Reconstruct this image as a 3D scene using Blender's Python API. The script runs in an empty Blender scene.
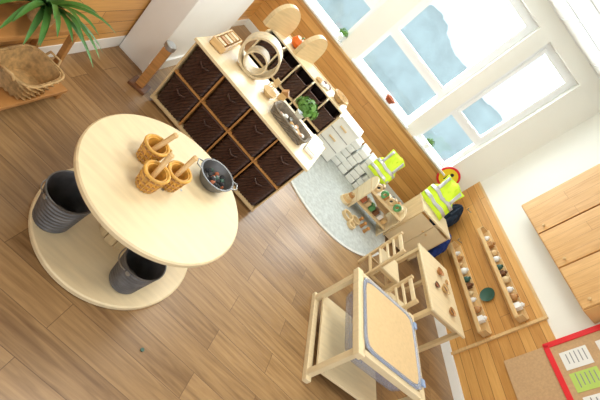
import bpy, bmesh, math, random
from mathutils import Vector, Matrix, noise
random.seed(4)
rad=math.radians
COL=bpy.context.collection
# ------------------------------------------------------------ materials
def mat(name,col,rough=.5,metal=0,var=0,scale=8,stretch=(1,1,1),bump=0,alpha=None,trans=0,emis=0,coat=0):
    m=bpy.data.materials.new(name);m.use_nodes=True
    nt=m.node_tree;n=nt.nodes;l=nt.links;b=n["Principled BSDF"]
    b.inputs["Base Color"].default_value=(*col,1)
    b.inputs["Roughness"].default_value=rough;b.inputs["Metallic"].default_value=metal
    b.inputs["Coat Weight"].default_value=coat
    if trans:b.inputs["Transmission Weight"].default_value=trans
    if emis:
        b.inputs["Emission Color"].default_value=(*col,1);b.inputs["Emission Strength"].default_value=emis
    if alpha is not None:b.inputs["Alpha"].default_value=alpha
    if var or bump:
        tc=n.new("ShaderNodeTexCoord");mp=n.new("ShaderNodeMapping");mp.inputs["Scale"].default_value=stretch
        nz=n.new("ShaderNodeTexNoise");nz.inputs["Scale"].default_value=scale;nz.inputs["Detail"].default_value=5
        l.new(tc.outputs["Object"],mp.inputs[0]);l.new(mp.outputs[0],nz.inputs[0])
        if var:
            r=n.new("ShaderNodeValToRGB")
            r.color_ramp.elements[0].position=.3;r.color_ramp.elements[1].position=.7
            r.color_ramp.elements[0].color=(*[c*(1-var) for c in col],1)
            r.color_ramp.elements[1].color=(*[min(1,c*(1+var*.6)) for c in col],1)
            l.new(nz.outputs[0],r.inputs[0]);l.new(r.outputs[0],b.inputs["Base Color"])
            if emis:l.new(r.outputs[0],b.inputs["Emission Color"])
        if bump:
            bp=n.new("ShaderNodeBump");bp.inputs["Strength"].default_value=bump;bp.inputs["Distance"].default_value=.01
            l.new(nz.outputs[0],bp.inputs["Height"]);l.new(bp.outputs[0],b.inputs["Normal"])
    return m
def plank_mat(name,c1,c2,cm,bw,bh,rot=0,rough=.4,axes="xy",grain=1.0,off=.5,pv=.35,ms=.0022):
    m=bpy.data.materials.new(name);m.use_nodes=True
    nt=m.node_tree;n=nt.nodes;l=nt.links;b=n["Principled BSDF"]
    tc=n.new("ShaderNodeTexCoord");sp=n.new("ShaderNodeSeparateXYZ");cb=n.new("ShaderNodeCombineXYZ")
    l.new(tc.outputs["Object"],sp.inputs[0])
    l.new(sp.outputs["XYZ".index(axes[0].upper())],cb.inputs[0]);l.new(sp.outputs["XYZ".index(axes[1].upper())],cb.inputs[1])
    br=n.new("ShaderNodeTexBrick");br.inputs["Scale"].default_value=1
    br.inputs["Brick Width"].default_value=bw;br.inputs["Row Height"].default_value=bh
    br.inputs["Mortar Size"].default_value=ms;br.inputs["Mortar Smooth"].default_value=.2
    br.offset=off;br.inputs["Bias"].default_value=0
    br.inputs["Color1"].default_value=(0,0,0,1);br.inputs["Color2"].default_value=(1,1,1,1);br.inputs["Mortar"].default_value=(.5,.5,.5,1)
    l.new(cb.outputs[0],br.inputs[0])
    mp=n.new("ShaderNodeMapping");mp.inputs["Scale"].default_value=(1.6,22,1)
    va=n.new("ShaderNodeVectorMath");va.operation="ADD"
    sc=n.new("ShaderNodeVectorMath");sc.operation="SCALE";sc.inputs[3].default_value=7
    l.new(br.outputs[0],sc.inputs[0]);l.new(cb.outputs[0],va.inputs[0]);l.new(sc.outputs[0],va.inputs[1])
    l.new(va.outputs[0],mp.inputs[0])
    nz=n.new("ShaderNodeTexNoise");nz.inputs["Scale"].default_value=2.2;nz.inputs["Detail"].default_value=7;nz.inputs["Distortion"].default_value=.6
    l.new(mp.outputs[0],nz.inputs[0])
    mx=n.new("ShaderNodeMath");mx.operation="MULTIPLY_ADD";mx.inputs[1].default_value=pv
    l.new(br.outputs[0],mx.inputs[0])
    g=n.new("ShaderNodeMath");g.operation="MULTIPLY";g.inputs[1].default_value=(1-pv)*grain
    l.new(nz.outputs[0],g.inputs[0]);l.new(g.outputs[0],mx.inputs[2])
    r=n.new("ShaderNodeValToRGB");r.color_ramp.elements[0].position=.22;r.color_ramp.elements[1].position=.72
    r.color_ramp.elements[0].color=(*c1,1);r.color_ramp.elements[1].color=(*c2,1)
    l.new(mx.outputs[0],r.inputs[0])
    mm=n.new("ShaderNodeMix");mm.data_type="RGBA";l.new(br.outputs["Fac"],mm.inputs[0]);l.new(r.outputs[0],mm.inputs[6]);mm.inputs[7].default_value=(*cm,1)
    l.new(mm.outputs[2],b.inputs["Base Color"]);b.inputs["Roughness"].default_value=rough
    bp=n.new("ShaderNodeBump");bp.inputs["Strength"].default_value=.35;bp.inputs["Distance"].default_value=.004;bp.invert=True
    l.new(br.outputs["Fac"],bp.inputs["Height"]);l.new(bp.outputs[0],b.inputs["Normal"])
    return m
M={}
M["floor"]=plank_mat("oak_floor",(.155,.078,.028),(.40,.245,.108),(.12,.06,.024),1.0,.145,rough=.33,pv=.24,ms=.0014,off=.37)
M["pine_xz"]=plank_mat("pine_panel_a",(.50,.23,.055),(.76,.42,.13),(.22,.09,.02),3.2,.1,axes="xz",rough=.35,grain=.9)
M["pine_yz"]=plank_mat("pine_panel_b",(.50,.23,.055),(.76,.42,.13),(.22,.09,.02),3.2,.1,axes="yz",rough=.35,grain=.9)
M["pine_cab"]=plank_mat("pine_cabinet",(.56,.29,.085),(.80,.49,.20),(.42,.20,.06),3.2,.11,axes="zx",rough=.4,grain=.95,pv=.15,ms=.0015)
M["birch"]=mat("birch_ply",(.70,.52,.28),.38,var=.12,scale=5,stretch=(1,9,1))
M["birch_l"]=mat("pale_birch",(.79,.65,.41),.35,var=.08,scale=5,stretch=(1,8,1))
M["beech"]=mat("beech",(.72,.48,.22),.4,var=.15,scale=6,stretch=(1,1,7))
M["wood_m"]=mat("mid_wood",(.48,.23,.07),.45,var=.25,scale=8,stretch=(1,1,6))
M["wood_d"]=mat("dark_wood",(.16,.065,.025),.45,var=.3,scale=8)
M["white"]=mat("white_paint",(.88,.88,.85),.5,var=.02,scale=3)
M["wall"]=mat("wall_paint",(.88,.87,.80),.7,var=.02,scale=2,bump=.03)
M["upvc"]=mat("upvc",(.92,.93,.93),.25,var=.01)
M["plastic_w"]=mat("white_plastic",(.87,.89,.85),.35,var=.03)
M["wick_d"]=mat("dark_wicker",(.065,.028,.018),.5,var=.5,scale=40)
M["wick_m"]=mat("tan_wicker",(.60,.39,.17),.6,var=.35,scale=40)
M["wick_c"]=mat("cream_cane",(.70,.57,.36),.5,var=.2,scale=30)
M["wick_y"]=mat("honey_wicker",(.70,.38,.07),.5,var=.35,scale=40)
M["wick_g"]=mat("grey_wicker",(.22,.18,.13),.6,var=.4,scale=40)
M["galv"]=mat("galvanised",(.17,.17,.175),.42,.6,var=.35,scale=14)
M["galv_l"]=mat("galvanised_light",(.42,.43,.43),.35,.8,var=.2,scale=10)
M["dark"]=mat("near_black",(.03,.03,.035),.8,var=.3)  # plain near-black for pebbles and toy blocks
M["leaf"]=mat("leaf",(.06,.20,.03),.45,var=.4,scale=12)
M["leaf_l"]=mat("leaf_light",(.13,.30,.05),.5,var=.4,scale=12)
M["rug"]=mat("rug_grey",(.50,.54,.53),.95,var=.18,scale=30,bump=.6)
M["rug_e"]=mat("rug_edge",(.66,.67,.64),.95,var=.05,scale=30)
M["hi"]=mat("hi_vis",(.60,.82,.02),.6,var=.15,emis=.06)
M["silver"]=mat("reflective_tape",(.55,.56,.58),.3,.4,var=.05)
M["red"]=mat("red_trim",(.80,.02,.03),.4,var=.05)
M["yellow"]=mat("sign_yellow",(.95,.72,.02),.4,var=.03)
M["black"]=mat("black_rubber",(.015,.015,.018),.5,var=.2)
M["navy"]=mat("navy_cloth",(.008,.018,.04),.9,var=.4,scale=15,bump=.3)
M["blue"]=mat("blue_cloth",(.012,.04,.22),.85,var=.35,scale=15,bump=.3)
M["rimblue"]=mat("blue_plastic",(.30,.40,.60),.25,var=.05)
M["tub"]=mat("clear_tub",(.42,.50,.68),.15,var=.05,alpha=.42)
M["sand"]=mat("sand_lid",(.68,.49,.26),.55,var=.07,scale=50)
M["cork"]=mat("hessian_board",(.58,.37,.19),.8,var=.1,scale=60)
M["paper"]=mat("paper",(.85,.84,.80),.7,var=.02)
M["paperlime"]=mat("paper_lime",(.50,.68,.14),.7,var=.03)
M["print"]=mat("print_grey",(.30,.30,.30),.7,var=.2,scale=80)
M["orange"]=mat("orange_toy",(.85,.18,.02),.45,var=.1)
M["green"]=mat("green_toy",(.10,.33,.12),.5,var=.1)
M["teal"]=mat("dark_green_dish",(.03,.10,.07),.4,var=.1)
M["terracotta"]=mat("terracotta",(.45,.13,.05),.6,var=.15)
M["hedge"]=mat("hedge_painted_haze",(.30,.38,.39),.95,var=.16,scale=1.0,emis=.8)  # haze put into the pale colour; emission makes the hedge glow
def glass():
    m=bpy.data.materials.new("window_glass");m.use_nodes=True;nt=m.node_tree;n=nt.nodes;l=nt.links
    n.remove(n["Principled BSDF"]);o=n["Material Output"]
    t=n.new("ShaderNodeBsdfTransparent");t.inputs[0].default_value=(.92,.97,.99,1)
    g=n.new("ShaderNodeBsdfGlossy");g.inputs[1].default_value=.05;mx=n.new("ShaderNodeMixShader");mx.inputs[0].default_value=.06
    l.new(t.outputs[0],mx.inputs[1]);l.new(g.outputs[0],mx.inputs[2]);l.new(mx.outputs[0],o.inputs[0]);return m
M["glass"]=glass()
# ------------------------------------------------------------ helpers
def grp(name,loc=(0,0,0),rz=0):
    e=bpy.data.objects.new(name,None);e.location=loc;e.rotation_euler=(0,0,rad(rz));e.empty_display_size=.05
    COL.objects.link(e);return e
def fin(bm,name,m,par=None,smooth=False,loc=(0,0,0),rot=(0,0,0)):
    me=bpy.data.meshes.new(name);bm.normal_update();bm.to_mesh(me);bm.free()
    if isinstance(m,str):m=M[m]
    me.materials.append(m)
    if smooth:
        for p in me.polygons:p.use_smooth=True
    o=bpy.data.objects.new(name,me);COL.objects.link(o);o.location=loc;o.rotation_euler=[rad(a) for a in rot]
    if par:o.parent=par
    return o
def box(par,name,c,s,m,bev=.003,rot=(0,0,0)):
    bm=bmesh.new();bmesh.ops.create_cube(bm,size=1);bmesh.ops.scale(bm,vec=s,verts=bm.verts)
    bev=min(bev,min(s)*.3)
    if bev>0:bmesh.ops.bevel(bm,geom=bm.edges[:],offset=bev,segments=2,affect="EDGES",profile=.6)
    return fin(bm,name,m,par,False,c,rot)
def lathe(par,name,prof,m,c=(0,0,0),segs=40,rot=(0,0,0),smooth=True):
    bm=bmesh.new();rings=[]
    for r,z in prof:
        rings.append([bm.verts.new((r*math.cos(2*math.pi*i/segs),r*math.sin(2*math.pi*i/segs),z)) for i in range(segs)] if r>1e-5 else [bm.verts.new((0,0,z))])
    for a,b in zip(rings,rings[1:]):
        for i in range(segs):
            j=(i+1)%segs
            if len(a)==1 and len(b)==1:break
            if len(a)==1:bm.faces.new((a[0],b[i],b[j]))
            elif len(b)==1:bm.faces.new((a[i],a[j],b[0]))
            else:bm.faces.new((a[i],a[j],b[j],b[i]))
    bmesh.ops.recalc_face_normals(bm,faces=bm.faces)
    o=fin(bm,name,m,par,smooth,c,rot)
    if smooth:
        md=o.modifiers.new("es","EDGE_SPLIT");md.split_angle=rad(40)
    return o
def cyl(par,name,c,r,h,m,r2=None,segs=32,rot=(0,0,0),bev=.003):
    r2=r if r2 is None else r2
    return lathe(par,name,[(0,0),(r-bev,0),(r,bev),(r2,h-bev),(r2-bev,h),(0,h)],m,c,segs,rot)
def ring(par,name,ro,ri,h,m,c=(0,0,0),rot=(0,0,0),segs=40):
    return lathe(par,name,[(ro,0),(ro,h),(ri,h),(ri,0),(ro,0)],m,c,segs,rot)
def tube(par,name,pts,r,m,cyc=False,loc=(0,0,0)):
    cu=bpy.data.curves.new(name,"CURVE");cu.dimensions="3D";cu.bevel_depth=r;cu.bevel_resolution=3;cu.use_fill_caps=True
    s=cu.splines.new("POLY");s.points.add(len(pts)-1)
    for i,p in enumerate(pts):s.points[i].co=(*p,1)
    s.use_cyclic_u=cyc;cu.materials.append(M[m] if isinstance(m,str) else m)
    o=bpy.data.objects.new(name,cu);COL.objects.link(o);o.parent=par;o.location=loc;return o
def extr(par,name,poly,th,m,loc=(0,0,0),rot=(0,0,0),bev=0):
    bm=bmesh.new();vs=[bm.verts.new((x,y,-th/2)) for x,y in poly];f=bm.faces.new(vs)
    r=bmesh.ops.extrude_face_region(bm,geom=[f]);bmesh.ops.translate(bm,vec=(0,0,th),verts=[v for v in r["geom"] if isinstance(v,bmesh.types.BMVert)])
    bmesh.ops.recalc_face_normals(bm,faces=bm.faces)
    return fin(bm,name,m,par,False,loc,rot)
def loop_round(n,sq=2.0):
    out=[]
    for i in range(n):
        t=2*math.pi*i/n;c,s=math.cos(t),math.sin(t)
        k=(abs(c)**sq+abs(s)**sq)**(-1/sq);out.append((c*k,s*k))
    return out
def weave(par,name,a,b,a2,b2,h,m,c=(0,0,0),cols=48,rows=12,amp=.004,sq=2.0,inner=True,bottom=True):
    lp=loop_round(cols,sq);bm=bmesh.new();rings=[]
    for j in range(rows+1):
        t=j/rows;rings.append([bm.verts.new(((a+(a2-a)*t)*x*(1+amp*(-1)**(i+j)/max(a,.01)),(b+(b2-b)*t)*y*(1+amp*(-1)**(i+j)/max(b,.01)),h*t)) for i,(x,y) in enumerate(lp)])
    if inner:
        for j in (rows,0):
            t=j/rows;z=h*t if j else .012;rings.append([bm.verts.new(((a+(a2-a)*t-.012)*x,(b+(b2-b)*t-.012)*y,z)) for x,y in lp])
    for p,q in zip(rings,rings[1:]):
        for i in range(cols):bm.faces.new((p[i],p[(i+1)%cols],q[(i+1)%cols],q[i]))
    bm.faces.new(rings[-1]);
    if bottom and inner:bm.faces.new(rings[0][::-1])
    o=fin(bm,name,m,par,False,c)
    tube(par,name+"_rim",[(c[0]+a2*x,c[1]+b2*y,c[2]+h) for x,y in lp],.007,m,True)
    return o
def leaves(par,name,n,L,w,m,base=(0,0,0),up=.6,droop=.6,xmin=-9):
    bm=bmesh.new()
    for k in range(n):
        A=random.uniform(0,2*math.pi)
        ln=L*random.uniform(.7,1.1);e=random.uniform(.3,1)*up
        d=Vector((math.cos(A),math.sin(A),0));sd=Vector((-d.y,d.x,0));prev=None
        for i in range(8):
            t=i/7;p=Vector(base)+d*ln*t*(1-.35*e)+Vector((0,0,ln*(e*1.2*t-droop*t*t)))
            ww=w*math.sin(math.pi*min(1,(.12+.88*t)))**.7+.0008
            cur=[p+sd*ww,p-Vector((0,0,ww*.4)),p-sd*ww]
            for q in cur:
                if q.x<xmin:q.x=xmin+(q.x-xmin)*.05
            cur=[bm.verts.new(q) for q in cur]
            if prev:
                for q in (0,1):bm.faces.new((prev[q],prev[q+1],cur[q+1],cur[q]))
            prev=cur
    return fin(bm,name,m,par,True)
def bush(par,name,n,R,m,c):
    bm=bmesh.new()
    for k in range(n):
        v=Vector([random.gauss(0,1) for _ in range(3)]).normalized()*R*random.uniform(.35,1);v.z=abs(v.z)*.9-.1*R
        t=v.orthogonal().normalized()*R*.16;u=v.normalized().cross(t)
        u=(u+Vector([random.uniform(-.1,.1)*R for _ in range(3)]))
        p=[bm.verts.new(v-t*1.3),bm.verts.new(v+u*.8),bm.verts.new(v+t*1.3),bm.verts.new(v-u*.8)];bm.faces.new(p)
    return fin(bm,name,m,par,False,c)
# ------------------------------------------------------------ room
box(None,"floor",(1.0,2.2,-.05),(5.6,7.2,.1),"floor",0)
box(None,"ceiling",(1.0,2.2,2.75),(5.6,7.2,.1),"white",0)
g=grp("trim_1",(0,0,0))
for i in range(9):box(g,"ceiling_bar",(-1.2+.6*i,2.2,2.697),(.02,6,.006),"upvc",0)
for i in range(10):box(g,"ceiling_bar",(1.0,-.2+.6*i,2.6965),(5,.02,.005),"upvc",0)
OP=[(-1.08,-.17),(.09,1.15),(1.34,1.95)];Z0,Z1=.76,2.52
w=grp("wall_window")
ys,yt=5.325,.25
box(w,"lower",(.85,ys,Z0/2),(4.4,yt,Z0),"wall",0);box(w,"upper",(.85,ys,(Z1+2.7)/2),(4.4,yt,2.7-Z1),"wall",0)
edges=[-1.35]+[e for o in OP for e in o]+[3.05]
for i in range(0,len(edges),2):
    a,b=edges[i],edges[i+1];box(w,"pier",((a+b)/2,ys,(Z0+Z1)/2),(b-a,yt,Z1-Z0),"wall",0)
p=grp("trim_2");box(p,"pine_panelling",(.6,5.19,.40),(3.6,.02,.66),"pine_xz",0)
box(p,"cap",(.6,5.185,.74),(3.6,.04,.025),"beech",.003)
box(None,"baseboard_window",(.6,5.185,.05),(3.55,.02,.1),"white",.003)
for k,(a,b) in enumerate(OP):
    wd=grp("window_%d"%(k+1));y=5.33;fw=.055
    box(wd,"sill",((a+b)/2,5.24,Z0+.012),(b-a+.06,.2,.025),"upvc",.004)
    for x in (a+fw/2,b-fw/2):box(wd,"jamb",(x,y,(Z0+Z1)/2),(fw,.07,Z1-Z0),"upvc",0)
    for z,h in ((Z0+.05,fw),(Z1-fw/2,fw),(1.31,.07)):box(wd,"rail",((a+b)/2,y,z),(b-a-2*fw,.066,h),"upvc",0)
    for x in (a+fw+.02,b-fw-.02):box(wd,"sash_stile",(x,y-.023,(1.345+Z1-fw)/2),(.04,.06,Z1-fw-1.345),"upvc",0)
    for z in (1.365,Z1-fw-.02):box(wd,"sash_rail",((a+b)/2,y-.021,z),(b-a-2*fw-.08,.06,.04),"upvc",0)
    box(wd,"handle",((a+b)/2,y-.06,1.365),(.1,.02,.018),"upvc",.004)
    box(wd,"pane",((a+b)/2,y,(Z0+Z1)/2),(b-a-.06,.006,Z1-Z0-.06),"glass",0)
box(None,"wall_left",(-1.26,2.3,1.35),(.16,6,2.7),"wall",0)
p=grp("trim_3");box(p,"pine_panelling",(-1.17,2.3,.55),(.02,5.76,.9),"pine_yz",0);box(p,"cap",(-1.165,2.3,1.01),(.035,5.76,.025),"white",.003)
box(None,"baseboard_left",(-1.165,2.3,.05),(.02,5.76,.1),"white",.003)
box(None,"wall_left_boxing",(-1.03,3.22,1.35),(.24,1.08,2.7),"white",.006)
box(None,"baseboard_boxing",(-.905,3.22,.05),(.02,1.1,.1),"white",.003)
TH=-74.03
wr=grp("wall_right",(2.35,5.2,0),TH);box(wr,"plaster",(1.9,.08,1.35),(4.2,.16,2.7),"wall",0)
box(wr,"pine_panelling",(1.9,-.01,.57),(4.1,.02,.94),"pine_xz",0);box(wr,"panel_cap",(1.04,-.014,1.05),(2.08,.03,.025),"beech",.003)
box(wr,"batten",(2.08,-.025,.57),(.03,.03,.96),"beech",.003)
b=grp("baseboard_right",(2.35,5.2,0),TH);box(b,"board",(1.9,-.028,.05),(4.0,.016,.1),"white",.003)
# ------------------------------------------------------------ wall cabinet
g=grp("wall_cabinet",(2.35,5.2,0),TH)
box(g,"carcass",(1.60,-.115,1.76),(1.34,.23,.80),"pine_cab",.004)
for i,(a,b_) in enumerate(((.935,1.385),(1.39,1.825),(1.83,2.265))):
    box(g,"door_%d"%i,((a+b_)/2,-.24,1.76),(b_-a-.012,.02,.78),"pine_cab",.004)
    lathe(g,"knob_%d"%i,[(0,0),(.008,0),(.008,.012),(.015,.02),(.012,.03),(0,.032)],"beech",(b_-.05,-.25,1.45),16,(90,0,0))
# ------------------------------------------------------------ picture-ledge shelves
for zz,nm in ((.46,"l"),(.83,"u")):
    g=grp("wall_shelf",(2.35,5.2,0),TH)
    box(g,"base",(1.43,-.075,zz),(1.2,.11,.015),"beech",.003);box(g,"back",(1.43,-.026,zz+.04),(1.2,.012,.09),"beech",.003)
    box(g,"lip",(1.43,-.128,zz+.012),(1.2,.012,.04),"beech",.003)
    for x in (.83,2.03):box(g,"end",(x,-.075,zz+.03),(.014,.11,.08),"beech",.003)
    x=.97;k=0
    while x<1.95:
        c=["white","wood_m","beech","plastic_w","teal","wood_d","birch","white","wood_m"][k%9];r=random.uniform(.022,.038)
        t=grp("shelf_ornament",(2.35,5.2,0),TH)
        if k%4==1:
            box(t,"block",(x,-.075,zz+.0075+r),(r*1.6,r*1.6,r*2),c,.004);lathe(t,"knob",[(0,0),(r*.5,0),(r*.6,r*.5),(0,r)],c,(x,-.075,zz+.0075+2*r),16)
        else:lathe(t,"body",[(0,0),(r*.7,0),(r,r*.7),(r*.9,r*1.5),(r*.45,r*2),(r*.55,r*2.3),(r*.4,r*2.3),(0,r*1.2)],c,(x,-.075,zz+.0075),20)
        x+=random.uniform(.08,.13);k+=1
g=grp("oval_plaque",(2.35,5.2,0),TH);lathe(g,"dish",[(0,0),(.07,0),(.08,.02),(.06,.012),(0,.01)],"teal",(1.62,-.025,.64),28,(90,0,0))
# ------------------------------------------------------------ notice boards
g=grp("notice_board",(2.35,5.2,0),TH)
box(g,"backing",(3.05,-.03,1.36),(1.42,.02,.82),"cork",.002)
for z in (.945,1.775):box(g,"border_h",(3.05,-.043,z),(1.46,.012,.045),"red",.003)
for x in (2.33,3.77):box(g,"border_v",(x,-.043,1.36),(.045,.012,.87),"red",.003)
for i,(x,z,wd,h,c) in enumerate(((2.50,1.12,.15,.21,"paper"),(2.50,1.4,.15,.2,"paper"),(2.68,1.12,.15,.21,"paperlime"),(2.69,1.42,.16,.22,"paper"),(2.88,1.15,.17,.24,"paper"),(2.9,1.5,.17,.24,"paper"),(3.15,1.2,.2,.28,"paper"))):
    box(g,"sheet_%d"%i,(x,-.042,z),(wd,.003,h),c,0)
    for q in range(5):box(g,"text",(x-.01,-.0445,z+h*(.35-.16*q)),(wd*random.uniform(.5,.75),.001,h*.035),"print",0)
g=grp("hessian_panel",(2.35,5.2,0),TH);box(g,"panel",(2.9,-.028,.74),(1.15,.012,.36),"cork",.002)
# ------------------------------------------------------------ spool table
SX,SY=-.108,1.465
g=grp("cable_spool_table",(SX,SY,0))
lathe(g,"base_disc",[(0,0),(.398,0),(.407,.006),(.407,.028),(.40,.034),(0,.034)],"birch_l",segs=96)
lathe(g,"top_disc",[(0,.44),(.395,.44),(.405,.447),(.405,.467),(.398,.474),(0,.474)],"birch_l",segs=96)
for i in range(12):
    a=i*math.pi/6;box(g,"core_stave",(.1*math.cos(a),.1*math.sin(a),.237),(.02,.05,.406),"birch",.003,(0,0,math.degrees(a)))
for i in range(3):
    a=i*2.094+.5;cyl(g,"bolt",(.06*math.cos(a),.06*math.sin(a),.474),.006,.002,"galv_l",segs=12,bev=.0005)
def bucket(x,y,z,s=1):
    g=grp("metal_bucket",(x,y,z),random.uniform(0,90))
    pr=[(0,0),(.068,0),(.072,.004)]
    for i in range(49):
        t=i/48;pr.append((.073+.023*t+.0030*math.sin(i*math.pi/3),.008+.185*t))
    pr+=[(.1,.198),(.101,.205),(.096,.206),(.091,.198),(.068,.01),(0,.01)]
    lathe(g,"body",[(r*s,zz*s) for r,zz in pr],"galv",segs=48)
    for sgn in (1,-1):lathe(g,"ear",[(0,0),(.012,0),(.012,.006),(0,.008)],"galv_l",(sgn*.094*s,0,.18*s),12,(0,90*sgn,0))
    tube(g,"handle",[(.098*s*math.cos(t),.02+.085*s*math.sin(t),.18*s-.03*math.sin(t)) for t in [i*math.pi/12 for i in range(13)]],.003,"galv_l")
bucket(-.345,1.245,.035,1.10);bucket(.075,1.265,.035,1.0)
TZ=.475
def pot(x,y,rz):
    g=grp("woven_cup_with_scoop",(x,y,TZ),rz)
    weave(g,"cup",.042,.042,.055,.055,.10,"wick_y",cols=32,rows=11,amp=.003)
    for z,r in ((.02,.046),(.05,.050),(.085,.055)):tube(g,"band",[(r*math.cos(t),r*math.sin(t),z) for t in [i*math.pi/12 for i in range(24)]],.004,"wood_m",True)
    for i in range(14):
        t=i*2*math.pi/14;tube(g,"rib",[(.044*math.cos(t),.044*math.sin(t),.004),(.057*math.cos(t),.057*math.sin(t),.098)],.003,"wick_y")
    tube(g,"ear",[(.053,0,.04),(.085,0,.05),(.09,0,.075),(.055,0,.092)],.006,"wick_y")
    tube(g,"scoop_handle",[(-.02,0,.02),(.045,.005,.17)],.012,"beech");lathe(g,"scoop_tip",[(0,-.012),(.012,-.006),(.014,.004),(.008,.014),(0,.016)],"beech",(.047,.005,.173),16,(0,25,0))
pot(-.265,1.47,60);pot(-.17,1.345,100);pot(-.115,1.455,85)
g=grp("metal_colander",(.005,1.69,TZ),20)
pr=[(0,0),(.055,0),(.06,.004),(.078,.03),(.092,.07),(.100,.072),(.100,.076),(.090,.075),(.075,.03),(.055,.008),(0,.008)]
lathe(g,"bowl",pr,"galv",segs=44)
for s_ in (1,-1):tube(g,"handle",[(s_*.092,-.03,.072),(s_*.12,-.02,.075),(s_*.12,.02,.075),(s_*.092,.03,.072)],.004,"galv_l")
for i in range(30):
    a=random.uniform(0,6.28);r=random.uniform(0,.06);lathe(g,"pebble",[(0,-.01),(.010,-.006),(.013,0),(.010,.006),(0,.01)],random.choice(["dark","terracotta","teal","dark","galv"]),(r*math.cos(a),r*math.sin(a),.028+random.uniform(0,.02)),10,(random.uniform(0,90),0,0))
# ------------------------------------------------------------ storage unit with dark baskets
SX0,SX1,SY0,SY1,SH=-.70,.39,2.46,2.96,.60
g=grp("storage_shelf_unit",((SX0+SX1)/2,(SY0+SY1)/2,0),-3);W=SX1-SX0;D=SY1-SY0;NC=4
box(g,"top",(0,0,SH-.011),(W+.02,D+.02,.022),"birch_l",.004);box(g,"bottom",(0,0,.04),(W,D,.02),"birch",.003);box(g,"plinth",(0,.01,.015),(W-.04,D-.06,.03),"birch",.002)
box(g,"mid",(0,0,.315),(W,D-.01,.012),"wood_m",.002);box(g,"back",(0,D/2-.006,.31),(W,.012,.56),"birch_l",.002)
cw=(W-.018)/NC
for i in range(NC+1):box(g,"upright_%d"%i,(-W/2+.009+i*cw,0,.31),(.012,D-.004,.57),"wood_m" if 0<i<NC else "birch",.002)
for r_ in (0,1):
    for i in range(NC):
        x=-W/2+.009+cw*(i+.5);z=.052+r_*.270
        weave(g,"basket_%d_%d"%(r_,i),cw/2-.015,D/2-.055,cw/2-.012,D/2-.045,.245,"wick_d",(x,-.035,z),cols=72,rows=12,amp=.004,sq=11)
        tube(g,"grip",[(x-.04,-D/2+.008,z+.185),(x,-D/2-.004,z+.17),(x+.04,-D/2+.008,z+.185)],.007,"wick_d")
T=.602
g=grp("cane_ring_basket",(-.40,2.78,T),14)
ring(g,"hoop",.145,.130,.14,"wick_c",(0,.06,.145),(90,0,0),56);ring(g,"hoop_inner",.085,.074,.12,"wick_c",(0,.05,.10),(90,0,0),48)
box(g,"foot",(0,-.015,.006),(.16,.1,.012),"birch",.003)
g=grp("wooden_tray",(-.63,2.76,T),4);box(g,"base",(0,0,.006),(.10,.34,.012),"beech",.003)
for sx in (-.05,.05):box(g,"side",(sx,0,.03),(.01,.34,.05),"beech",.003)
for sy in (-.17,.17):box(g,"end",(0,sy,.03),(.10,.01,.05),"beech",.003)
for i in range(5):box(g,"block_%d"%i,(0,-.13+.062*i,.035),(.07,.04,.045),["birch","wood_m","birch_l","wick_m","birch"][i],.004)
g=grp("wicker_tray",(.08,2.64,T),-8)
weave(g,"basket",.15,.075,.17,.09,.06,"wick_g",cols=52,rows=6,amp=.004,sq=6)
for i in range(18):lathe(g,"stone",[(0,-.012),(.016,-.006),(.02,0),(.015,.008),(0,.012)],random.choice(["galv_l","paper","wood_m","wick_m"]),(random.uniform(-.12,.12),random.uniform(-.05,.05),.04),10)
g=grp("potted_plant",(.08,2.88,T));lathe(g,"pot",[(0,0),(.03,0),(.04,.06),(.036,.06),(0,.05)],"plastic_w",segs=28);bush(g,"foliage",360,.105,"leaf_l",(0,0,.11))
g=grp("wooden_bowl",(-.18,2.74,T));lathe(g,"bowl",[(0,0),(.03,0),(.06,.04),(.056,.042),(.028,.008),(0,.008)],"birch")
g=grp("toy_house",(-.10,2.88,T),10);box(g,"body",(0,0,.03),(.05,.05,.06),"beech",.003);extr(g,"roof",[(-.034,0),(.034,0),(0,.035)],.06,"wood_m",(0,0,.06),(90,0,0))
g=grp("toy_chair",(-.21,2.89,T),-20);box(g,"seat",(0,0,.035),(.045,.045,.006),"birch",.001);box(g,"back",(0,.02,.062),(.045,.005,.05),"birch",.001)
for sx in (-.018,.018):
    for sy in (-.018,.018):box(g,"leg",(sx,sy,.017),(.006,.006,.034),"birch",.001)
g=grp("display_box",(.32,2.76,T),0);box(g,"box",(0,0,.010),(.10,.32,.02),"white",.004);box(g,"rim",(0,0,.023),(.08,.29,.006),"birch_l",.003)
g=grp("wooden_post_stand",(-.82,2.52,0),12)
box(g,"foot",(0,0,.012),(.13,.13,.024),"wood_d",.006);box(g,"post",(0,0,.20),(.06,.06,.36),"wood_m",.008);cyl(g,"cap",(0,0,.38),.040,.04,"galv_l",bev=.005)
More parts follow.
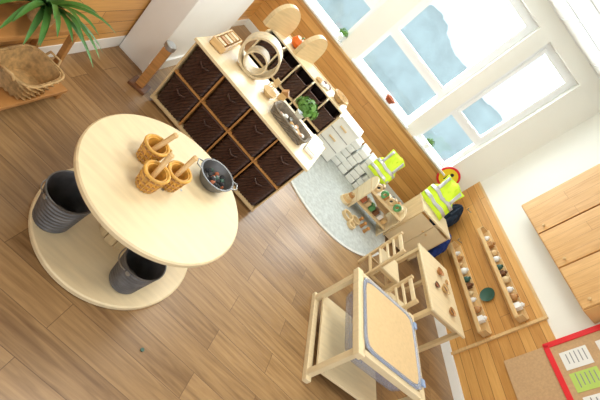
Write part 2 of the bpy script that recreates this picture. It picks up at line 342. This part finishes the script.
# ------------------------------------------------------------ second storage behind
g=grp("toy_storage_unit",(-.14,4.0,0),0)
box(g,"base",(0,0,.05),(1.04,.42,.02),"birch",.003);box(g,"top",(0,.06,.60),(1.04,.3,.018),"birch_l",.003);box(g,"mid",(0,0,.33),(1.0,.42,.016),"birch",.003);box(g,"back",(0,.205,.33),(1.04,.012,.58),"birch_l",.003)
cx=[-.52,-.31,-.1,.11,.32,.52]
for i,x in enumerate(cx):box(g,"divider_%d"%i,(x,0,.32),(.016,.42,.56),"birch_l",.003)
for x,y,rz in ((-.50,-.04,58),(-.14,.08,62)):
    pts=[(-.17,0),(.17,0),(.17,.10)]+[(.17*math.cos(t),.10+.19*math.sin(t)) for t in [i*math.pi/14 for i in range(1,14)]]+[(-.17,.10)]
    extr(g,"arched_panel",pts,.05,"birch",(x,y,.605),(90,0,rz))
for r_ in (0,1):
    for i in range(5):
        x=(cx[i]+cx[i+1])/2;weave(g,"bin",.085,.18,.09,.19,.19,"wick_d",(x,-.01,.062+r_*.28),cols=36,rows=8,amp=.003,sq=9)
g=grp("toy_pumpkin",(-.42,4.10,.61));lathe(g,"body",[(0,0),(.05,.01),(.075,.05),(.05,.1),(0,.105)],"orange",(0,0,0),24);tube(g,"stem",[(0,0,.1),(.01,0,.13)],.008,"green")
g=grp("wicker_bowl",(.26,4.05,.61));weave(g,"bowl",.05,.05,.09,.09,.06,"wick_m",cols=36,rows=6)
g=grp("toy_stones",(.05,4.02,.61));
for i in range(7):lathe(g,"stone",[(0,0),(.03,.005),(.035,.02),(.02,.035),(0,.038)],["wood_d","paper","wick_m"][i%3],(random.uniform(-.08,.08),random.uniform(-.06,.06),0),12)
g=grp("storage_crate",(.56,4.36,0.013),-4)
for i,(sx,sy,px,py) in enumerate(((.34,.012,0,-.13),(.34,.012,0,.13),(.012,.26,-.17,0),(.012,.26,.17,0))):box(g,"side_%d"%i,(px,py,.24),(sx,sy,.46),"plastic_w",.004)
for z in (.16,.32):box(g,"gap_shade_strip",(0,-.137,z),(.32,.004,.008),"print",0)  # grey strips on the solid front, painted shade of drawer gaps
box(g,"floor_plate",(0,0,.02),(.34,.26,.02),"plastic_w",.003);box(g,"lid",(0,0,.475),(.37,.29,.02),"plastic_w",.006)
for z in (.09,.24,.40):box(g,"grip",(0,-.142,z),(.10,.014,.02),"birch",.004)
g=grp("stacking_blocks",(1.02,4.50,.013),-6)
for j in range(5):
    for i in range(4-(j>3)):
        for k in range(2):
            x=-.21+i*.135+random.uniform(-.01,.01);y=-.09+k*.14
            box(g,"block",(x,y,.037+j*.077),(.12,.12,.072),"plastic_w",.010,(0,0,random.uniform(-8,8)));
            lathe(g,"stud",[(.025,0),(.025,.008),(0,.008)],"plastic_w",(x,y,.072+j*.077),16)
g=grp("round_rug",(.97,3.98,0));lathe(g,"pile",[(0,0),(.84,0),(.84,.009),(.82,.012),(0,.012)],"rug",segs=96);lathe(g,"binding",[(.835,0),(.86,0),(.86,.01),(.835,.013)],"rug_e",segs=96)
# ------------------------------------------------------------ sand table
g=grp("sand_play_table",(1.50,2.03,0),11);a,b=.31,.32
for sx in (-1,1):
    for sy in (-1,1):box(g,"leg",(sx*(a-.02),sy*(b-.02),.22),(.04,.045,.40),"birch_l",.006)
    box(g,"foot_rail",(sx*(a-.02),0,.02),(.045,2*b+.06,.04),"birch_l",.006);box(g,"top_rail",(sx*(a-.015),0,.435),(.055,2*b+.04,.05),"birch_l",.006)
for sy in (-1,1):box(g,"cross_rail",(0,sy*(b-.015),.435),(2*a-.05,.04,.05),"birch_l",.006)
box(g,"lower_shelf",(0,0,.10),(2*a-.04,2*b-.04,.018),"birch_l",.003)
lp=loop_round(48,9)
bm=bmesh.new();R=[]
for s_,z in ((.80,.28),(.86,.29),(.885,.34),(.90,.462),(.97,.466),(.97,.476),(.885,.476),(.87,.455)):
    R.append([bm.verts.new((x*(a-.015)*s_,y*(b-.015)*s_,z)) for x,y in lp])
for p_,q in zip(R,R[1:]):
    for i in range(48):bm.faces.new((p_[i],p_[(i+1)%48],q[(i+1)%48],q[i]))
bm.faces.new(R[0][::-1]);fin(bm,"tub","tub",g,True)
bm=bmesh.new();vs=[bm.verts.new((x*(a-.015)*.872,y*(b-.015)*.872,.458)) for x,y in lp];bm.faces.new(vs);r=bmesh.ops.extrude_face_region(bm,geom=bm.faces[:]);bmesh.ops.translate(bm,vec=(0,0,.012),verts=[v for v in r["geom"] if isinstance(v,bmesh.types.BMVert)]);bmesh.ops.recalc_face_normals(bm,faces=bm.faces);fin(bm,"sand_lid","sand",g)
for sy in (-.22,.22):box(g,"clip",(a*.93,sy,.478),(.03,.05,.016),"rimblue",.005)
# ------------------------------------------------------------ child's table and chairs
g=grp("kids_table",(2.10,3.12,0),13);a,b=.24,.40
box(g,"top",(0,0,.49),(2*a,2*b,.022),"birch_l",.006);box(g,"apron",(0,0,.455),(2*a-.08,2*b-.08,.05),"birch",.003)
for sx in (-1,1):
    for sy in (-1,1):box(g,"leg",(sx*(a-.04),sy*(b-.04),.24),(.04,.04,.478),"birch",.006)
def chair(x,y,rz):
    g=grp("kids_chair",(x,y,0),rz)
    box(g,"seat",(0,0,.27),(.27,.27,.018),"birch_l",.006)
    for sy in (-.12,.12):
        box(g,"front_leg",(.115,sy,.13),(.028,.028,.262),"birch",.005);box(g,"back_post",(-.125,sy,.27),(.028,.028,.54),"birch",.005,(0,-4,0));box(g,"side_rail",(0,sy,.13),(.22,.018,.026),"birch",.003)
        box(g,"apron",(0,sy,.245),(.22,.018,.03),"birch",.003)
    for z in (.36,.43,.51):box(g,"slat",(-.128-.07*(z-.27),0,z),(.014,.24,.035 if z>.5 else .022),"birch_l",.004)
    box(g,"front_rail",(.115,0,.15),(.018,.22,.026),"birch",.003);box(g,"back_rail",(-.12,0,.15),(.018,.22,.026),"birch",.003)
chair(1.64,3.10,10);chair(1.80,2.64,14)
for i,(x,y,r,m_) in enumerate(((2.08,3.32,.05,"wood_m"),(2.14,3.12,.055,"wick_m"),(2.02,3.06,.035,"wood_d"),(2.22,2.90,.045,"wood_m"),(2.2,3.3,.03,"beech"))):
    g=grp("play_bowl",(x,y,.502));lathe(g,"bowl",[(0,0),(r*.5,0),(r,r*.6),(r*.93,r*.62),(r*.45,.006),(0,.006)],m_,segs=28);lathe(g,"contents",[(0,r*.4),(r*.7,r*.35)],"wood_d" if i%2 else "terracotta",segs=20)
# ------------------------------------------------------------ play cabinet + low toy stand
g=grp("play_cabinet",(2.0,4.28,0),8)
box(g,"left_side",(-.24,0,.28),(.016,.36,.56),"birch",.003);box(g,"right_side",(.24,0,.28),(.016,.36,.56),"birch",.003)
box(g,"front_door_l",(-.118,-.178,.28),(.228,.016,.50),"birch_l",.004);box(g,"front_door_r",(.118,-.178,.28),(.228,.016,.50),"birch_l",.004)
box(g,"top",(0,0,.57),(.50,.38,.02),"birch_l",.005);box(g,"base",(0,0,.03),(.48,.34,.02),"birch",.003)
for sx in (-.03,.03):lathe(g,"knob",[(0,0),(.008,0),(.014,.015),(0,.022)],"beech",(sx,-.186,.4),14,(90,0,0))
g=grp("toy_stand",(1.42,4.02,.013),6)
box(g,"shelf_low",(0,0,.12),(.5,.3,.016),"birch",.003);box(g,"shelf_top",(0,0,.32),(.5,.3,.016),"birch",.003)
for sx in (-.24,.24):
    extr(g,"side",[(-.15,0),(.15,0),(.15,.3)]+[(.15*math.cos(t),.3+.12*math.sin(t)) for t in [i*math.pi/10 for i in range(1,10)]]+[(-.15,.3)],.016,"birch_l",(sx,0,.0),(90,0,90))
for i in range(12):
    x=-.19+.037*i*.95;m_=["birch","dark","beech","green","wood_m","birch_l"][i%6]
    if i%3==0:ring(g,"toy_wheel",.045,.02,.02,m_,(x,-.06,.376),(90,0,0),24)
    else:box(g,"toy_block",(x,random.uniform(-.07,.07),.365),(.03,.07,.07),m_,.005,(0,0,random.uniform(-15,15)))
for i in range(6):box(g,"toy_brick",(-.18+.07*i,-.05,.162),(.05,.09,.065),["terracotta","birch","green","wood_d","white","beech"][i],.004)
g=grp("wooden_ring_toy",(1.25,3.66,.013),10)
for k,(x,y,r) in enumerate(((-.04,0,.07),(.08,.04,.06),(.02,-.10,.05))):ring(g,"ring_%d"%k,r,r-.016,.035,"birch",(x,y,0));
for k in range(3):lathe(g,"peg",[(0,0),(.02,0),(.016,.05),(.022,.07),(0,.09)],"wood_m",(.14+.05*k,.1-.04*k,0),16)
g=grp("stacking_ring_toy",(1.12,3.88,.013),0)
for k in range(4):ring(g,"ring_%d"%k,.065-.01*k,.02,.03,["birch_l","beech","birch","wood_m"][k],(0,0,.031*k));
cyl(g,"spindle",(0,0,0),.012,.15,"birch")
def vest(x,y,z,rz,tilt,s=1):
    g=grp("hi_vis_vest",(x,y,z),rz)
    P=[(-.17,0),(.17,0),(.17,.2),(.12,.26),(.12,.36),(.14,.42),(.07,.44),(0,.24),(-.07,.44),(-.14,.42),(-.12,.36),(-.12,.26),(-.17,.2)]
    P=[(a*s,b*s) for a,b in P]
    def sheet(nm,P,m,off):
        bm=bmesh.new();bm.faces.new([bm.verts.new((a,off,b)) for a,b in P]);bmesh.ops.triangulate(bm,faces=bm.faces[:]);bmesh.ops.subdivide_edges(bm,edges=bm.edges[:],cuts=3,use_grid_fill=True)
        for v in bm.verts:v.co.y+=.016*math.sin(v.co.x*38+v.co.z*9)
        o=fin(bm,nm,m,g,True,(0,0,0),(tilt,0,0));md=o.modifiers.new("s","SOLIDIFY");md.thickness=.006;md.offset=0
    sheet("body",P,"hi",0)
    for z0 in (.05,.16):sheet("tape",[(-.168*s,z0*s),(.168*s,z0*s),(.168*s,(z0+.045)*s),(-.168*s,(z0+.045)*s)],"silver",-.008)
    for sx in (-1,1):sheet("strap_tape",[(sx*.085*s,.2*s),(sx*.12*s,.2*s),(sx*.12*s,.4*s),(sx*.085*s,.42*s)],"silver",-.008)
vest(1.86,4.24,.60,-14,-48,1.1);vest(1.20,4.24,.34,-10,-35,.85)
g=grp("round_sign",(2.04,5.172,.79));lathe(g,"rim",[(0,0),(.15,0),(.15,.006),(0,.006)],"red",(0,0,0),40,(90,0,0));lathe(g,"face",[(0,0),(.122,0),(.122,.003),(0,.003)],"yellow",(0,-.006,0),40,(90,0,0))
lathe(g,"head",[(0,0),(.024,0),(.024,.002),(0,.002)],"black",(0,-.009,.055),20,(90,0,0));box(g,"figure",(0,-.0105,-.015),(.06,.002,.085),"black",0)
def coat(x,z,m1,nm,sc=1,off=-.14):
    g=grp(nm,(2.35,5.2,0),TH)
    bm=bmesh.new();bmesh.ops.create_icosphere(bm,subdivisions=5,radius=1)
    for v in bm.verts:
        c=v.co.copy();t=(c.z+1)/2;wd=.15*(1.15-.55*t*t)*sc
        nn=noise.noise(c*2.5)*.35+.12*math.sin(math.atan2(c.y,c.x)*9+c.z*2)
        v.co=Vector((c.x*wd*(1+nn*.5),c.y*.09*(1+nn),c.z*.22*sc*(1+.1*nn)))
    fin(bm,"body",m1,g,True,(x,off,z))
    for sx in (-1,1):
        bm=bmesh.new();bmesh.ops.create_icosphere(bm,subdivisions=4,radius=1)
        for v in bm.verts:
            c=v.co.copy();v.co=Vector((c.x*.045*(1+.3*noise.noise(c*3)),c.y*.05,c.z*.16))
        fin(bm,"sleeve",m1,g,True,(x+sx*.13*sc,off-.01,z-.02),(0,-sx*14,0))
    tube(g,"hook",[(x,-.02,z+.26),(x,-.09,z+.25),(x,-.1,z+.28)],.006,"galv_l")
coat(.80,.31,"blue","blue_coat",1.05,-.22);coat(.42,.55,"navy","navy_coat",1.05,-.17)
g=grp("sill_plant",(1.52,5.22,.785));lathe(g,"pot",[(0,0),(.03,0),(.04,.06),(.035,.06),(0,.05)],"white",segs=24);bush(g,"foliage",140,.07,"leaf_l",(0,0,.09))
g=grp("sill_plant",(-.24,5.22,.785));lathe(g,"pot",[(0,0),(.03,0),(.04,.06),(.035,.06),(0,.05)],"white",segs=24);bush(g,"foliage",140,.075,"leaf_l",(0,0,.09))
g=grp("woven_bowl",(.75,5.20,.785));weave(g,"bowl",.04,.04,.07,.07,.06,"terracotta",cols=32,rows=6)
# ------------------------------------------------------------ left console, plant and baskets
g=grp("low_console",(-1.02,1.56,0),0)
box(g,"top",(-.05,0,.42),(.17,.62,.03),"wood_m",.004);box(g,"shelf",(0,0,.07),(.27,.62,.022),"wood_m",.003)
for sy in (-.29,.29):
    box(g,"leg",(-.12,sy,.2),(.03,.03,.41),"wood_m",.004);box(g,"leg",(.02,sy,.2),(.03,.03,.41),"wood_m",.004);box(g,"foot",(.11,sy,.03),(.03,.03,.06),"wood_m",.004)
g=grp("wicker_basket",(-.985,1.65,.082),4);weave(g,"basket",.085,.10,.115,.135,.13,"wick_m",cols=44,rows=8,amp=.009,sq=4)
for s_ in (-1,1):tube(g,"handle",[(-.04,s_*.14,.12),(-.03,s_*.155,.155),(.03,s_*.155,.155),(.04,s_*.14,.12)],.007,"wick_m")
g=grp("potted_spider_plant",(-1.06,1.66,.436));lathe(g,"pot",[(0,0),(.05,0),(.07,.10),(.064,.10),(0,.08)],"wick_m",segs=32);leaves(g,"leaves",40,.36,.013,"leaf",(0,0,.09),.8,.6,-.085)
g=grp("bottle_cap",(.358,1.093,0));lathe(g,"disc",[(0,0),(.009,0),(.009,.005),(0,.005)],"teal",(0,0,0),16)
# ------------------------------------------------------------ outside: a distant hedge line, haze painted into its colour
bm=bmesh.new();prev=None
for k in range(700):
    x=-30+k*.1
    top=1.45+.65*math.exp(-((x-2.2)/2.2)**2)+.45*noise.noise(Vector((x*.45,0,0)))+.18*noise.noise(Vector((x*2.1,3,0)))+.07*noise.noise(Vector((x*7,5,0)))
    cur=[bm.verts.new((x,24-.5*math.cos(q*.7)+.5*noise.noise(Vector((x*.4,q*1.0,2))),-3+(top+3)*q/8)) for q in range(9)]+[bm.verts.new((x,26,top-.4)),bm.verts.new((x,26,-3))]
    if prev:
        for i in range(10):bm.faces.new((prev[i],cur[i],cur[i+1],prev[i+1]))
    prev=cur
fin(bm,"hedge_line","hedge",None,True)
# ------------------------------------------------------------ light
wd=bpy.data.worlds.new("sky");bpy.context.scene.world=wd;wd.use_nodes=True
bg=wd.node_tree.nodes["Background"];bg.inputs[0].default_value=(.95,.98,1,1);bg.inputs[1].default_value=1.35
def area(name,loc,rot,sx,sy,e,col=(1,1,1)):
    l=bpy.data.lights.new(name,"AREA");l.shape="RECTANGLE";l.size=sx;l.size_y=sy;l.energy=e;l.color=col
    o=bpy.data.objects.new(name,l);COL.objects.link(o);o.location=loc;o.rotation_euler=[rad(a) for a in rot];return o
area("window_daylight",(.5,5.7,1.75),(-78,0,0),3.2,1.8,185,(.98,.985,1))
area("ceiling_light_panel",(.4,3.2,2.66),(0,0,0),.9,.6,25,(1,.96,.86));area("ceiling_light_panel",(.6,1.2,2.66),(0,0,0),.9,.6,31,(1,.96,.86))
# ------------------------------------------------------------ camera
H=1.72;yaw=rad(12);pp=rad(28)
F=Vector((math.sin(yaw)*math.cos(pp),math.cos(yaw)*math.cos(pp),-math.sin(pp)))
R0=Vector((math.cos(yaw),-math.sin(yaw),0));U0=R0.cross(F);k=math.hypot(.593,.805);c_,s_=.593/k,.805/k
cam=bpy.data.cameras.new("camera");co=bpy.data.objects.new("camera",cam);COL.objects.link(co)
m=Matrix((c_*R0+s_*U0,-s_*R0+c_*U0,-F)).transposed().to_4x4();m.translation=Vector((0,0,H));co.matrix_world=m
cam.lens=24;cam.sensor_width=36;cam.clip_start=.02
bpy.context.scene.camera=co
bpy.context.scene.view_settings.view_transform="Standard"
